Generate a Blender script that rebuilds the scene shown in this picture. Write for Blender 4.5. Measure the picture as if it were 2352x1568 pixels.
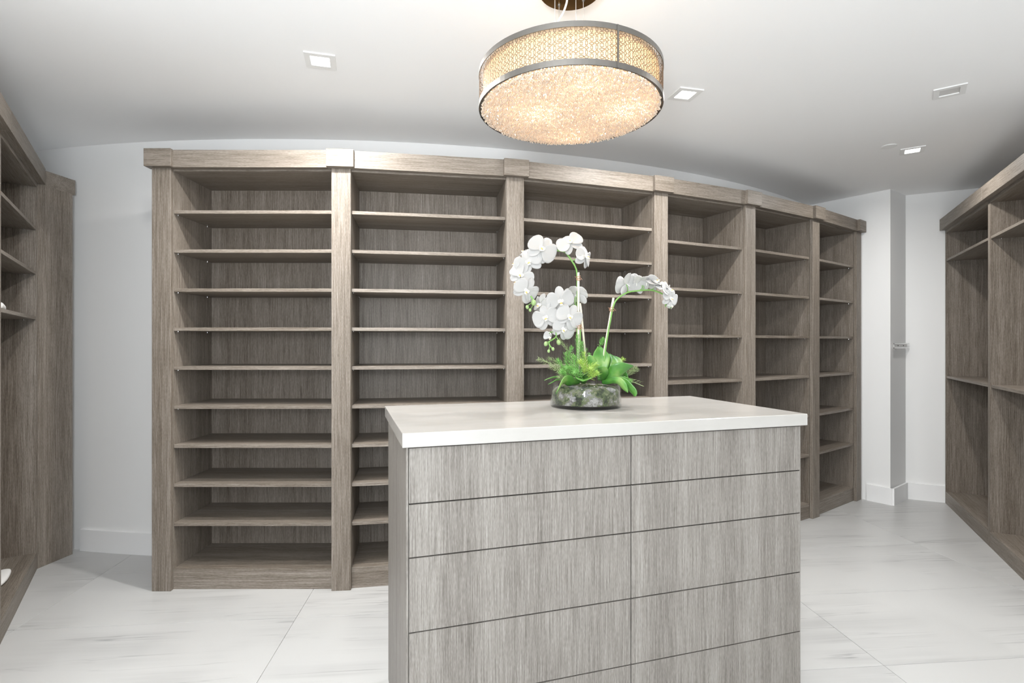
import bpy, bmesh, math, random
from math import sin, cos, pi, radians, sqrt, atan2, hypot
from mathutils import Vector, Matrix

random.seed(7)
sc = bpy.context.scene
for o in list(bpy.data.objects):
    bpy.data.objects.remove(o, do_unlink=True)
C = sc.collection

# ------------------------------------------------------------------ camera
CAM_Z = 1.40
cam_d = bpy.data.cameras.new('camera')
cam = bpy.data.objects.new('camera', cam_d)
C.objects.link(cam)
cam.location = (0, 0, CAM_Z)
cam.rotation_euler = (pi / 2, 0, 0)
cam_d.sensor_fit = 'HORIZONTAL'
cam_d.sensor_width = 36.0
F_PX = 1240.0
cam_d.lens = 36.0 * F_PX / 2352.0
cam_d.shift_y = (788 - 784) / 2352.0
cam_d.clip_start = 0.05
sc.camera = cam

# ------------------------------------------------------------------ world, lights, exposure
sc.view_settings.view_transform = 'Standard'
sc.view_settings.look = 'None'
sc.view_settings.gamma = 1.0
sc.view_settings.use_curve_mapping = False
sc.view_settings.exposure = 0.24
sc.cycles.use_denoising = True
sc.cycles.max_bounces = 10
sc.cycles.diffuse_bounces = 6
sc.cycles.sample_clamp_indirect = 6.0

CEIL = 2.735
W = bpy.data.worlds.new('world')
sc.world = W
W.use_nodes = True
W.node_tree.nodes['Background'].inputs[0].default_value = (0.90, 0.95, 1.0, 1)
W.node_tree.nodes['Background'].inputs[1].default_value = 2.6


def area(name, loc, sx, sy, power, col, rot=(0, 0, 0), spread=pi):
    d = bpy.data.lights.new(name, 'AREA')
    d.shape = 'RECTANGLE'
    d.size = sx
    d.size_y = sy
    d.energy = power
    d.color = col
    d.spread = spread
    o = bpy.data.objects.new(name, d)
    o.location = loc
    o.rotation_euler = rot
    C.objects.link(o)
    return o


# sky fill through an unseen opening added in the rear wall (portal: samples the world there)
REAR_Y = -2.6
OPEN_X0, OPEN_X1, OPEN_Z1 = -1.5, 2.2, 2.45
p = area('rear_fill_portal', ((OPEN_X0 + OPEN_X1) / 2, REAR_Y, OPEN_Z1 / 2), OPEN_X1 - OPEN_X0, OPEN_Z1, 1.0, (1, 1, 1), (pi / 2, 0, 0))
p.data.cycles.is_portal = True

WHITE = (1.0, 0.982, 0.955)
# lit downlights seen in the photograph: (x, y, heading)
SPOT_ON = [(-0.905, 2.55, radians(15.0)), (0.928, 2.893, radians(13.0)), (2.77, 3.735, radians(-33.0))]
SPOT_OFF = [(2.318, 2.86, radians(-36.0))]
SPOT_W = [27, 24, 12]
for i, (x, y, a) in enumerate(SPOT_ON):
    area('downlight_lamp', (x, y, CEIL - 0.012), 0.075, 0.075, SPOT_W[i], WHITE, (0, 0, a), radians(172))
# unseen ceiling lamps: side pair inferred from lit wardrobes, rear ones added for fill
for x, y, pw in ((-1.35, 1.98, 17), (1.95, 2.07, 18), (-0.6, -0.3, 10), (1.1, 0.4, 2), (-1.1, -1.5, 8), (1.1, -1.4, 8)):
    area('unseen_ceiling_lamp', (x, y, CEIL - 0.012), 0.09, 0.09, pw, WHITE, (0, 0, 0), radians(172))
# the photographer's diffused flash, a little above and left of the camera
area('camera_flash', (-0.20, -0.25, 1.65), 0.16, 1.0, 27, (0.90, 0.96, 1.0), (radians(88), 0, radians(-4)))
# added fill lamp aimed upward to brighten the ceiling and walls
area('added_ceiling_fill', (-0.45, -0.5, 1.75), 0.35, 0.35, 36, (0.95, 0.98, 1.0), (radians(148), 0, 0), radians(150))

# ------------------------------------------------------------------ node helpers


def newmat(name):
    m = bpy.data.materials.new(name)
    m.use_nodes = True
    nt = m.node_tree
    return m, nt, nt.nodes['Principled BSDF']


def N(nt, t, **kw):
    n = nt.nodes.new(t)
    for k, v in kw.items():
        setattr(n, k, v)
    return n


def plain(name, col, rough=0.5, metal=0.0, spec=0.5):
    m, nt, b = newmat(name)
    b.inputs['Base Color'].default_value = (*col, 1)
    b.inputs['Roughness'].default_value = rough
    b.inputs['Metallic'].default_value = metal
    b.inputs['Specular IOR Level'].default_value = spec
    return m


def ramp(nt, stops):
    r = N(nt, 'ShaderNodeValToRGB')
    e = r.color_ramp.elements
    while len(e) < len(stops):
        e.new(0.5)
    for el, (pos, col) in zip(e, stops):
        el.position = pos
        el.color = (*col, 1)
    return r


def wood(name, axis, use_random=True, grey=False):
    """reconstituted grey-brown veneer with long straight grain along local x ('H') or z ('V')."""
    m, nt, b = newmat(name)
    L = nt.links.new
    tc = N(nt, 'ShaderNodeTexCoord')
    vec = tc.outputs['Object']
    if use_random:
        oi = N(nt, 'ShaderNodeObjectInfo')
        mul = N(nt, 'ShaderNodeVectorMath', operation='SCALE')
        comb = N(nt, 'ShaderNodeCombineXYZ')
        for k in range(3):
            L(oi.outputs['Random'], comb.inputs[k])
        L(comb.outputs[0], mul.inputs[0])
        mul.inputs['Scale'].default_value = 37.0
        add = N(nt, 'ShaderNodeVectorMath', operation='ADD')
        L(vec, add.inputs[0])
        L(mul.outputs[0], add.inputs[1])
        vec = add.outputs[0]

    def stretched(across, along, detail, rough):
        mp = N(nt, 'ShaderNodeMapping')
        mp.inputs['Scale'].default_value = (along, across, across) if axis == 'H' else (across, across, along)
        L(vec, mp.inputs['Vector'])
        n = N(nt, 'ShaderNodeTexNoise')
        n.inputs['Scale'].default_value = 1.0
        n.inputs['Detail'].default_value = detail
        n.inputs['Roughness'].default_value = rough
        L(mp.outputs[0], n.inputs['Vector'])
        return n.outputs['Fac']
    fine = stretched(390, 7.0, 2, 0.6)
    mid = stretched(60, 1.0, 2, 0.5)
    broad = stretched(11, 0.10, 1, 0.5)
    fleck = stretched(620, 60, 1, 0.5)

    def mad(a, k, c):
        n = N(nt, 'ShaderNodeMath', operation='MULTIPLY_ADD')
        L(a, n.inputs[0])
        n.inputs[1].default_value = k
        if isinstance(c, float):
            n.inputs[2].default_value = c
        else:
            L(c, n.inputs[2])
        return n.outputs[0]
    s = mad(fine, 0.95, -0.515)
    s = mad(mid, 0.26, s)
    s = mad(broad, 0.36, s)
    s = mad(fleck, 0.46, s)
    if grey:
        stops = [(0.08, (0.078, 0.068, 0.058)), (0.38, (0.172, 0.156, 0.139)), (0.62, (0.272, 0.253, 0.230)), (0.94, (0.405, 0.384, 0.358))]
    else:
        stops = [(0.10, (0.060, 0.045, 0.032)), (0.38, (0.150, 0.124, 0.098)), (0.62, (0.250, 0.217, 0.184)), (0.92, (0.380, 0.345, 0.308))]
    r = ramp(nt, stops)
    L(s, r.inputs[0])
    L(r.outputs[0], b.inputs['Base Color'])
    b.inputs['Roughness'].default_value = 0.48
    b.inputs['Specular IOR Level'].default_value = 0.35
    bp = N(nt, 'ShaderNodeBump')
    bp.inputs['Strength'].default_value = 0.12
    bp.inputs['Distance'].default_value = 0.0006
    L(s, bp.inputs['Height'])
    L(bp.outputs[0], b.inputs['Normal'])
    return m


M = {}
M['woodV'] = wood('veneer_vertical', 'V')
M['woodH'] = wood('veneer_horizontal', 'H')
M['woodVi'] = wood('veneer_island_lit', 'V', False, True)  # greyer, paler copy: the cool light on the island is put into its colour


def paint(name, col):
    m, nt, b = newmat(name)
    L = nt.links.new
    tc = N(nt, 'ShaderNodeTexCoord')
    n = N(nt, 'ShaderNodeTexNoise')
    n.inputs['Scale'].default_value = 140
    n.inputs['Detail'].default_value = 3
    L(tc.outputs['Object'], n.inputs['Vector'])
    bp = N(nt, 'ShaderNodeBump')
    bp.inputs['Strength'].default_value = 0.05
    bp.inputs['Distance'].default_value = 0.001
    L(n.outputs['Fac'], bp.inputs['Height'])
    L(bp.outputs[0], b.inputs['Normal'])
    b.inputs['Base Color'].default_value = (*col, 1)
    b.inputs['Roughness'].default_value = 0.7
    b.inputs['Specular IOR Level'].default_value = 0.25
    return m


M['wall'] = paint('wall_paint', (0.87, 0.87, 0.865))
M['ceil'] = paint('ceiling_paint', (0.91, 0.91, 0.91))
M['trim'] = plain('trim_paint', (0.88, 0.88, 0.88), 0.4)


def marble():
    m, nt, b = newmat('marble_tile')
    L = nt.links.new
    tc = N(nt, 'ShaderNodeTexCoord')
    oi = N(nt, 'ShaderNodeObjectInfo')
    comb = N(nt, 'ShaderNodeCombineXYZ')
    L(oi.outputs['Random'], comb.inputs[0])
    L(oi.outputs['Random'], comb.inputs[1])
    sc_ = N(nt, 'ShaderNodeVectorMath', operation='SCALE')
    L(comb.outputs[0], sc_.inputs[0])
    sc_.inputs['Scale'].default_value = 53.0
    add = N(nt, 'ShaderNodeVectorMath', operation='ADD')
    L(tc.outputs['Object'], add.inputs[0])
    L(sc_.outputs[0], add.inputs[1])

    def vein(su, sv, lo, hi, seed):
        mp = N(nt, 'ShaderNodeMapping')
        mp.inputs['Scale'].default_value = (su, sv, 1)
        mp.inputs['Location'].default_value = (seed, seed * 1.7, 0)
        mp.inputs['Rotation'].default_value = (0, 0, radians(-3))
        L(add.outputs[0], mp.inputs['Vector'])
        n = N(nt, 'ShaderNodeTexNoise')
        n.inputs['Scale'].default_value = 1.0
        n.inputs['Detail'].default_value = 5
        n.inputs['Roughness'].default_value = 0.55
        n.inputs['Distortion'].default_value = 0.25
        L(mp.outputs[0], n.inputs['Vector'])
        sub = N(nt, 'ShaderNodeMath', operation='SUBTRACT')
        L(n.outputs['Fac'], sub.inputs[0])
        sub.inputs[1].default_value = 0.5
        ab = N(nt, 'ShaderNodeMath', operation='ABSOLUTE')
        L(sub.outputs[0], ab.inputs[0])
        mr = N(nt, 'ShaderNodeMapRange')
        mr.inputs['From Min'].default_value = lo
        mr.inputs['From Max'].default_value = hi
        mr.inputs['To Min'].default_value = 1.0
        mr.inputs['To Max'].default_value = 0.0
        L(ab.outputs[0], mr.inputs['Value'])
        return mr.outputs[0]
    thin = vein(0.32, 8.0, 0.0, 0.012, 3.1)
    wide = vein(0.30, 5.0, 0.0, 0.09, 8.4)
    patch = N(nt, 'ShaderNodeTexNoise')
    patch.inputs['Scale'].default_value = 1.7
    patch.inputs['Detail'].default_value = 2
    L(add.outputs[0], patch.inputs['Vector'])
    pr = N(nt, 'ShaderNodeMapRange')
    pr.inputs['From Min'].default_value = 0.42
    pr.inputs['From Max'].default_value = 0.66
    L(patch.outputs['Fac'], pr.inputs['Value'])
    t1 = N(nt, 'ShaderNodeMath', operation='MULTIPLY')
    L(thin, t1.inputs[0])
    L(pr.outputs[0], t1.inputs[1])
    t2 = N(nt, 'ShaderNodeMath', operation='MULTIPLY')
    L(wide, t2.inputs[0])
    L(pr.outputs[0], t2.inputs[1])
    s1 = N(nt, 'ShaderNodeMath', operation='MULTIPLY_ADD')
    L(t1.outputs[0], s1.inputs[0])
    s1.inputs[1].default_value = 0.55
    s1.inputs[2].default_value = 0.0
    s2 = N(nt, 'ShaderNodeMath', operation='MULTIPLY_ADD')
    L(t2.outputs[0], s2.inputs[0])
    s2.inputs[1].default_value = 0.22
    L(s1.outputs[0], s2.inputs[2])
    r = ramp(nt, [(0.0, (0.51, 0.51, 0.503)), (0.35, (0.37, 0.37, 0.368)), (1.0, (0.18, 0.18, 0.18))])
    L(s2.outputs[0], r.inputs[0])
    L(r.outputs[0], b.inputs['Base Color'])
    b.inputs['Roughness'].default_value = 0.32
    b.inputs['Specular IOR Level'].default_value = 0.4
    return m


M['marble'] = marble()
M['grout'] = plain('grout', (0.50, 0.49, 0.47), 0.8)


def quartz():
    m, nt, b = newmat('cream_quartz')
    L = nt.links.new
    tc = N(nt, 'ShaderNodeTexCoord')
    mp = N(nt, 'ShaderNodeMapping')
    mp.inputs['Scale'].default_value = (2.0, 9.0, 9.0)
    L(tc.outputs['Object'], mp.inputs['Vector'])
    n = N(nt, 'ShaderNodeTexNoise')
    n.inputs['Scale'].default_value = 1.2
    n.inputs['Detail'].default_value = 6
    n.inputs['Roughness'].default_value = 0.6
    L(mp.outputs[0], n.inputs['Vector'])
    r = ramp(nt, [(0.28, (0.415, 0.399, 0.374)), (0.5, (0.445, 0.431, 0.408)), (0.75, (0.462, 0.450, 0.432))])
    L(n.outputs['Fac'], r.inputs[0])
    L(r.outputs[0], b.inputs['Base Color'])
    b.inputs['Roughness'].default_value = 0.16
    b.inputs['Specular IOR Level'].default_value = 0.45
    return m


M['quartz'] = quartz()
M['nickel'] = plain('brushed_nickel', (0.21, 0.20, 0.185), 0.36, 1.0)
M['bronze'] = plain('polished_bronze', (0.42, 0.25, 0.10), 0.12, 1.0)
M['lattice'] = plain('lattice_metal', (0.16, 0.11, 0.07), 0.45, 0.6)
M['steel'] = plain('steel', (0.75, 0.75, 0.75), 0.25, 1.0)
M['cord'] = plain('clear_cord', (0.78, 0.77, 0.75), 0.25)
M['dark'] = plain('dark_reveal', (0.03, 0.028, 0.025), 0.8)
M['white_plastic'] = plain('white_plastic', (0.80, 0.80, 0.79), 0.4)
M['cloth'] = plain('white_cloth', (0.86, 0.85, 0.83), 0.85)
M['off_lens'] = plain('unlit_lens', (0.62, 0.61, 0.60), 0.35)


def emit(name, col, s):
    m = bpy.data.materials.new(name)
    m.use_nodes = True
    nt = m.node_tree
    b = nt.nodes['Principled BSDF']
    b.inputs['Base Color'].default_value = (0.9, 0.9, 0.9, 1)
    b.inputs['Emission Color'].default_value = (*col, 1)
    b.inputs['Emission Strength'].default_value = s
    return m


M['lens'] = emit('lit_lens', (1.0, 0.98, 0.95), 6.0)


def translucent(name, col, k, gloss=0.0, rough=0.2):
    m = bpy.data.materials.new(name)
    m.use_nodes = True
    nt = m.node_tree
    nt.nodes.remove(nt.nodes['Principled BSDF'])
    out = nt.nodes['Material Output']
    d = N(nt, 'ShaderNodeBsdfDiffuse')
    t = N(nt, 'ShaderNodeBsdfTranslucent')
    d.inputs[0].default_value = (*col, 1)
    t.inputs[0].default_value = (*col, 1)
    mx = N(nt, 'ShaderNodeMixShader')
    mx.inputs[0].default_value = k
    nt.links.new(d.outputs[0], mx.inputs[1])
    nt.links.new(t.outputs[0], mx.inputs[2])
    last = mx
    if gloss > 0:
        g = N(nt, 'ShaderNodeBsdfGlossy')
        g.inputs[0].default_value = (1, 1, 1, 1)
        g.inputs['Roughness'].default_value = rough
        fr = N(nt, 'ShaderNodeFresnel')
        fr.inputs[0].default_value = 1.45
        mm = N(nt, 'ShaderNodeMath', operation='MULTIPLY')
        mm.inputs[1].default_value = gloss
        nt.links.new(fr.outputs[0], mm.inputs[0])
        m2 = N(nt, 'ShaderNodeMixShader')
        nt.links.new(mm.outputs[0], m2.inputs[0])
        nt.links.new(mx.outputs[0], m2.inputs[1])
        nt.links.new(g.outputs[0], m2.inputs[2])
        last = m2
    nt.links.new(last.outputs[0], out.inputs[0])
    return m


M['shade'] = translucent('shade_fabric', (0.86, 0.74, 0.58), 0.34)
M['bead'] = translucent('crystal_bead', (0.91, 0.79, 0.66), 0.5, 2.2, 0.12)
M['pan'] = translucent('light_pan_translucent', (0.95, 0.93, 0.90), 0.22)  # for the added pan that throws light onto the beads
M['petal'] = translucent('petal', (0.54, 0.535, 0.525), 0.28, 0.3, 0.5)


def glass():
    m = bpy.data.materials.new('clear_glass')
    m.use_nodes = True
    nt = m.node_tree
    nt.nodes.remove(nt.nodes['Principled BSDF'])
    out = nt.nodes['Material Output']
    t = N(nt, 'ShaderNodeBsdfTransparent')
    t.inputs[0].default_value = (0.955, 0.97, 0.965, 1)
    g = N(nt, 'ShaderNodeBsdfGlossy')
    g.inputs['Roughness'].default_value = 0.03
    fr = N(nt, 'ShaderNodeLayerWeight')
    pw = N(nt, 'ShaderNodeMath', operation='POWER')
    nt.links.new(fr.outputs['Facing'], pw.inputs[0])
    pw.inputs[1].default_value = 3.5
    ma = N(nt, 'ShaderNodeMath', operation='MULTIPLY_ADD')
    nt.links.new(pw.outputs[0], ma.inputs[0])
    ma.inputs[1].default_value = 0.55
    ma.inputs[2].default_value = 0.035
    mx = N(nt, 'ShaderNodeMixShader')
    nt.links.new(ma.outputs[0], mx.inputs[0])
    nt.links.new(t.outputs[0], mx.inputs[1])
    nt.links.new(g.outputs[0], mx.inputs[2])
    nt.links.new(mx.outputs[0], out.inputs[0])
    return m


M['glass'] = glass()


def leafmat():
    m, nt, b = newmat('orchid_leaf')
    L = nt.links.new
    tc = N(nt, 'ShaderNodeTexCoord')
    n = N(nt, 'ShaderNodeTexNoise')
    n.inputs['Scale'].default_value = 14
    n.inputs['Detail'].default_value = 3
    L(tc.outputs['Object'], n.inputs['Vector'])
    r = ramp(nt, [(0.3, (0.03, 0.135, 0.02)), (0.52, (0.085, 0.25, 0.04)), (0.75, (0.26, 0.40, 0.12))])
    L(n.outputs['Fac'], r.inputs[0])
    L(r.outputs[0], b.inputs['Base Color'])
    b.inputs['Roughness'].default_value = 0.33
    b.inputs['Specular IOR Level'].default_value = 0.6
    return m


M['leaf'] = leafmat()
M['stem'] = plain('green_stem', (0.15, 0.32, 0.07), 0.45)
M['bud'] = plain('green_bud', (0.27, 0.39, 0.16), 0.5)
M['lip'] = plain('lip_yellow', (0.62, 0.42, 0.15), 0.5)
M['lip_white'] = plain('lip_white', (0.90, 0.90, 0.80), 0.5)
M['stake'] = plain('bamboo_stake', (0.72, 0.66, 0.54), 0.6)
M['raffia'] = plain('raffia_tie', (0.38, 0.21, 0.14), 0.8)
M['fern'] = plain('fern_green', (0.15, 0.36, 0.08), 0.5)
M['fern2'] = plain('fern_grey_green', (0.22, 0.28, 0.13), 0.6)
M['fern3'] = plain('fern_lime', (0.32, 0.48, 0.09), 0.5)


def mossmat():
    m, nt, b = newmat('moss_and_lichen')
    L = nt.links.new
    tc = N(nt, 'ShaderNodeTexCoord')
    n = N(nt, 'ShaderNodeTexNoise')
    n.inputs['Scale'].default_value = 27
    n.inputs['Detail'].default_value = 4
    L(tc.outputs['Object'], n.inputs['Vector'])
    r = ramp(nt, [(0.36, (0.012, 0.018, 0.008)), (0.44, (0.06, 0.09, 0.03)), (0.50, (0.17, 0.18, 0.085)), (0.55, (0.15, 0.14, 0.13)), (0.66, (0.40, 0.375, 0.37))])
    n2 = N(nt, 'ShaderNodeTexNoise')
    n2.inputs['Scale'].default_value = 260
    n2.inputs['Detail'].default_value = 2
    L(tc.outputs['Object'], n2.inputs['Vector'])
    ad = N(nt, 'ShaderNodeMath', operation='MULTIPLY_ADD')
    L(n2.outputs['Fac'], ad.inputs[0])
    ad.inputs[1].default_value = 0.34
    ad2 = N(nt, 'ShaderNodeMath', operation='SUBTRACT')
    L(n.outputs['Fac'], ad2.inputs[0])
    ad2.inputs[1].default_value = 0.165
    L(ad2.outputs[0], ad.inputs[2])
    L(ad.outputs[0], r.inputs[0])
    L(r.outputs[0], b.inputs['Base Color'])
    b.inputs['Roughness'].default_value = 0.9
    bp = N(nt, 'ShaderNodeBump')
    bp.inputs['Strength'].default_value = 0.9
    bp.inputs['Distance'].default_value = 0.003
    L(n2.outputs['Fac'], bp.inputs['Height'])
    L(bp.outputs[0], b.inputs['Normal'])
    return m


M['moss'] = mossmat()


def stonemat():
    m, nt, b = newmat('pale_stone')
    L = nt.links.new
    tc = N(nt, 'ShaderNodeTexCoord')
    n = N(nt, 'ShaderNodeTexNoise')
    n.inputs['Scale'].default_value = 90
    n.inputs['Detail'].default_value = 4
    L(tc.outputs['Object'], n.inputs['Vector'])
    r = ramp(nt, [(0.3, (0.14, 0.13, 0.13)), (0.7, (0.40, 0.38, 0.38))])
    L(n.outputs['Fac'], r.inputs[0])
    L(r.outputs[0], b.inputs['Base Color'])
    b.inputs['Roughness'].default_value = 0.9
    return m


M['stone'] = stonemat()

# ------------------------------------------------------------------ object helpers


def link(name, me, mat, parent=None):
    if mat is not None and not me.materials:
        me.materials.append(mat)
    o = bpy.data.objects.new(name, me)
    C.objects.link(o)
    if parent is not None:
        o.parent = parent
    return o


def pyd(name, v, f, mat, parent=None, smooth=False):
    me = bpy.data.meshes.new(name)
    me.from_pydata([tuple(x) for x in v], [], f)
    me.update()
    if smooth:
        me.shade_smooth()
    return link(name, me, mat, parent)


def fin(name, bm, mat, parent=None, smooth=False):
    bmesh.ops.recalc_face_normals(bm, faces=bm.faces)
    me = bpy.data.meshes.new(name)
    bm.to_mesh(me)
    bm.free()
    if smooth:
        me.shade_smooth()
    return link(name, me, mat, parent)


def bm_box(bm, x0, x1, y0, y1, z0, z1, bev=0.0):
    vs = [bm.verts.new((x, y, z)) for z in (z0, z1) for y in (y0, y1) for x in (x0, x1)]
    fs = [(0, 2, 3, 1), (4, 5, 7, 6), (0, 1, 5, 4), (2, 6, 7, 3), (0, 4, 6, 2), (1, 3, 7, 5)]
    faces = [bm.faces.new([vs[i] for i in f]) for f in fs]
    if bev > 0:
        es = list({e for f in faces for e in f.edges})
        bmesh.ops.bevel(bm, geom=es, offset=bev, segments=1, affect='EDGES')


def box(name, x0, x1, y0, y1, z0, z1, mat, parent=None, bev=0.0006):
    bm = bmesh.new()
    bm_box(bm, x0, x1, y0, y1, z0, z1, bev)
    return fin(name, bm, mat, parent)


def prism(name, poly, z0, z1, mat, parent=None):
    """vertical prism over a 2D polygon."""
    n = len(poly)
    v = [(x, y, z0) for x, y in poly] + [(x, y, z1) for x, y in poly]
    bm = bmesh.new()
    vs = [bm.verts.new(q) for q in v]
    bm.faces.new(vs[:n])
    bm.faces.new(vs[n:])
    for i in range(n):
        j = (i + 1) % n
        bm.faces.new((vs[i], vs[j], vs[n + j], vs[n + i]))
    return fin(name, bm, mat, parent)


def tube_data(pts, r, n=8, v=None, f=None):
    """append a tapered tube along pts to the vertex and face lists."""
    v = [] if v is None else v
    f = [] if f is None else f
    pts = [Vector(q) for q in pts]
    rs = r if isinstance(r, (list, tuple)) else [r] * len(pts)
    b0 = len(v)
    up = None
    for i, q in enumerate(pts):
        t = (pts[min(i + 1, len(pts) - 1)] - pts[max(i - 1, 0)]).normalized()
        if up is None:
            up = Vector((0, 1, 0)) if abs(t.y) < 0.9 else Vector((1, 0, 0))
        s = t.cross(up).normalized()
        up = s.cross(t).normalized()
        for k in range(n):
            a = 2 * pi * k / n
            v.append(q + s * (rs[i] * cos(a)) + up * (rs[i] * sin(a)))
    for i in range(len(pts) - 1):
        for k in range(n):
            a = b0 + i * n + k
            b = b0 + i * n + (k + 1) % n
            f.append((a, b, b + n, a + n))
    f.append(tuple(b0 + k for k in range(n))[::-1])
    f.append(tuple(b0 + (len(pts) - 1) * n + k for k in range(n)))
    return v, f


def tube(name, pts, r, mat, parent=None, n=8):
    v, f = tube_data(pts, r, n)
    return pyd(name, v, f, mat, parent, True)


def spline(pts, m=6):
    """Catmull-Rom through pts (tuples of any length)."""
    P = [pts[0]] + list(pts) + [pts[-1]]
    out = []
    for i in range(1, len(P) - 2):
        for k in range(m):
            t = k / m
            out.append(tuple(0.5 * (2 * b + (c - a) * t + (2 * a - 5 * b + 4 * c - d) * t * t + (-a + 3 * b - 3 * c + d) * t ** 3)
                             for a, b, c, d in zip(P[i - 1], P[i], P[i + 1], P[i + 2])))
    out.append(tuple(pts[-1]))
    return out


def lathe(name, prof, mat, parent=None, n=64, smooth=True):
    v, f = [], []
    for r, z in prof:
        for k in range(n):
            a = 2 * pi * k / n
            v.append((r * cos(a), r * sin(a), z))
    for i in range(len(prof) - 1):
        for k in range(n):
            a = i * n + k
            b = i * n + (k + 1) % n
            f.append((a, b, b + n, a + n))
    return pyd(name, v, f, mat, parent, smooth)


def thing(name, label, cat, loc=(0, 0, 0), rz=0.0, group=None):
    o = bpy.data.objects.new(name, None)
    o.empty_display_size = 0.1
    C.objects.link(o)
    o.location = loc
    o.rotation_euler = (0, 0, rz)
    return tag(o, label, cat, group)


def tag(o, label, cat, group=None):
    o['label'] = label
    o['category'] = cat
    if group:
        o['group'] = group
    return o


def struct(o, label=None):
    o['kind'] = 'structure'
    if label:
        o['label'] = label
    return o


def copy_child(src, parent, name=None):
    c = src.copy()
    C.objects.link(c)
    c.parent = parent
    return c


# ------------------------------------------------------------------ the room
TOP_CAB = 2.4875
# curved back wall: convex towards the room
WCX, WR = -1.6, 6.70
WCY = 3.53 + WR


def wall_y(x, r=WR):
    return WCY - sqrt(r * r - (x - WCX) ** 2)


def arc_strip(name, x0, x1, r_in, r_out, z0, z1, mat, n=72):
    poly = []
    a0 = math.asin((x0 - WCX) / WR)
    a1 = math.asin((x1 - WCX) / WR)
    for i in range(n + 1):
        a = a0 + (a1 - a0) * i / n
        poly.append((WCX + r_out * sin(a), WCY - r_out * cos(a)))
    for i in range(n, -1, -1):
        a = a0 + (a1 - a0) * i / n
        poly.append((WCX + r_in * sin(a), WCY - r_in * cos(a)))
    v = [(x, y, z) for z in (z0, z1) for x, y in poly]
    m_ = len(poly)
    f = []
    for i in range(m_):
        j = (i + 1) % m_
        f.append((i, j, m_ + j, m_ + i))
    for i in range(n):
        f.append((i, m_ - 1 - i, m_ - 2 - i, i + 1))
        f.append((m_ + i, m_ + i + 1, 2 * m_ - 2 - i, 2 * m_ - 1 - i))
    o = pyd(name, v, f, mat)
    return o


struct(arc_strip('wall_back', -4.15, 2.96, WR - 0.12, WR, 0, CEIL, M['wall']), 'white curved wall bulging behind the shelving')
struct(arc_strip('baseboard_back', -2.915, -2.03, WR - 0.01, WR + 0.017, 0, 0.145, M['trim'], 16), 'white baseboard on the curved wall')

hB = radians(36.4)
K0, K1, K2 = (2.885, 5.215), (3.28, 4.68), (3.555, 4.875)
struct(prism('wall_alcove', [(2.70, 5.466), K1, K2, (3.4, 5.6)], 0, CEIL, M['wall']), 'white wall corner jutting out past the last shelving bay')
dR = (0.9012, -0.4334)
Kend = (K2[0] + dR[0] * 1.30, K2[1] + dR[1] * 1.30)
struct(prism('wall_right_back', [(K2[0] - dR[0] * 0.05, K2[1] - dR[1] * 0.05), Kend, (Kend[0] + 0.05, Kend[1] + 0.11), (K2[0] + 0.0, K2[1] + 0.14)], 0, CEIL, M['wall']),
       'white wall between the alcove corner and the open wardrobes')


def wall_seg(name, p0, p1, t, z0, z1, mat):
    """box wall from p0 to p1; thickness t to the left of the direction p0 -> p1."""
    d = Vector((p1[0] - p0[0], p1[1] - p0[1])).normalized()
    nrm = Vector((-d.y, d.x)) * t
    return prism(name, [p0, p1, (p1[0] + nrm.x, p1[1] + nrm.y), (p0[0] + nrm.x, p0[1] + nrm.y)], z0, z1, mat)


# baseboards of the right-hand corner
struct(wall_seg('baseboard_alcove', (3.173, 4.825), (K1[0] + 0.010, K1[1] - 0.0135), -0.016, 0, 0.145, M['trim']))
struct(wall_seg('baseboard_alcove_return', (K1[0] + 0.004, K1[1] - 0.016), K2, -0.016, 0, 0.145, M['trim']))
struct(wall_seg('baseboard_right_back', (K2[0] + 0.012, K2[1] - 0.008), (K2[0] + dR[0] * 0.285, K2[1] + dR[1] * 0.285), -0.016, 0, 0.145, M['trim']))

# walls behind and beside the photographer
lw = [(-4.10, 3.90), (-2.556, 1.62), (-2.556, REAR_Y)]
struct(prism('wall_left', [lw[0], lw[1], lw[2], (-2.68, REAR_Y), (-2.68, 1.58), (-4.2, 3.83)], 0, CEIL, M['wall']))
rw = [(4.66, 4.82), (3.337, 2.2), (3.337, REAR_Y)]
struct(prism('wall_right', [rw[0], rw[1], rw[2], (3.46, REAR_Y), (3.46, 2.17), (4.77, 4.77)], 0, CEIL, M['wall']))
bm = bmesh.new()
bm_box(bm, -2.68, OPEN_X0, REAR_Y - 0.12, REAR_Y, 0, CEIL)
bm_box(bm, OPEN_X1, 3.46, REAR_Y - 0.12, REAR_Y, 0, CEIL)
bm_box(bm, OPEN_X0, OPEN_X1, REAR_Y - 0.12, REAR_Y, OPEN_Z1, CEIL)
struct(fin('wall_rear', bm, M['wall']))
struct(box('ceiling', -4.4, 5.1, -2.75, 5.7, CEIL, CEIL + 0.1, M['ceil'], None, 0), 'plain white ceiling')

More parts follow.
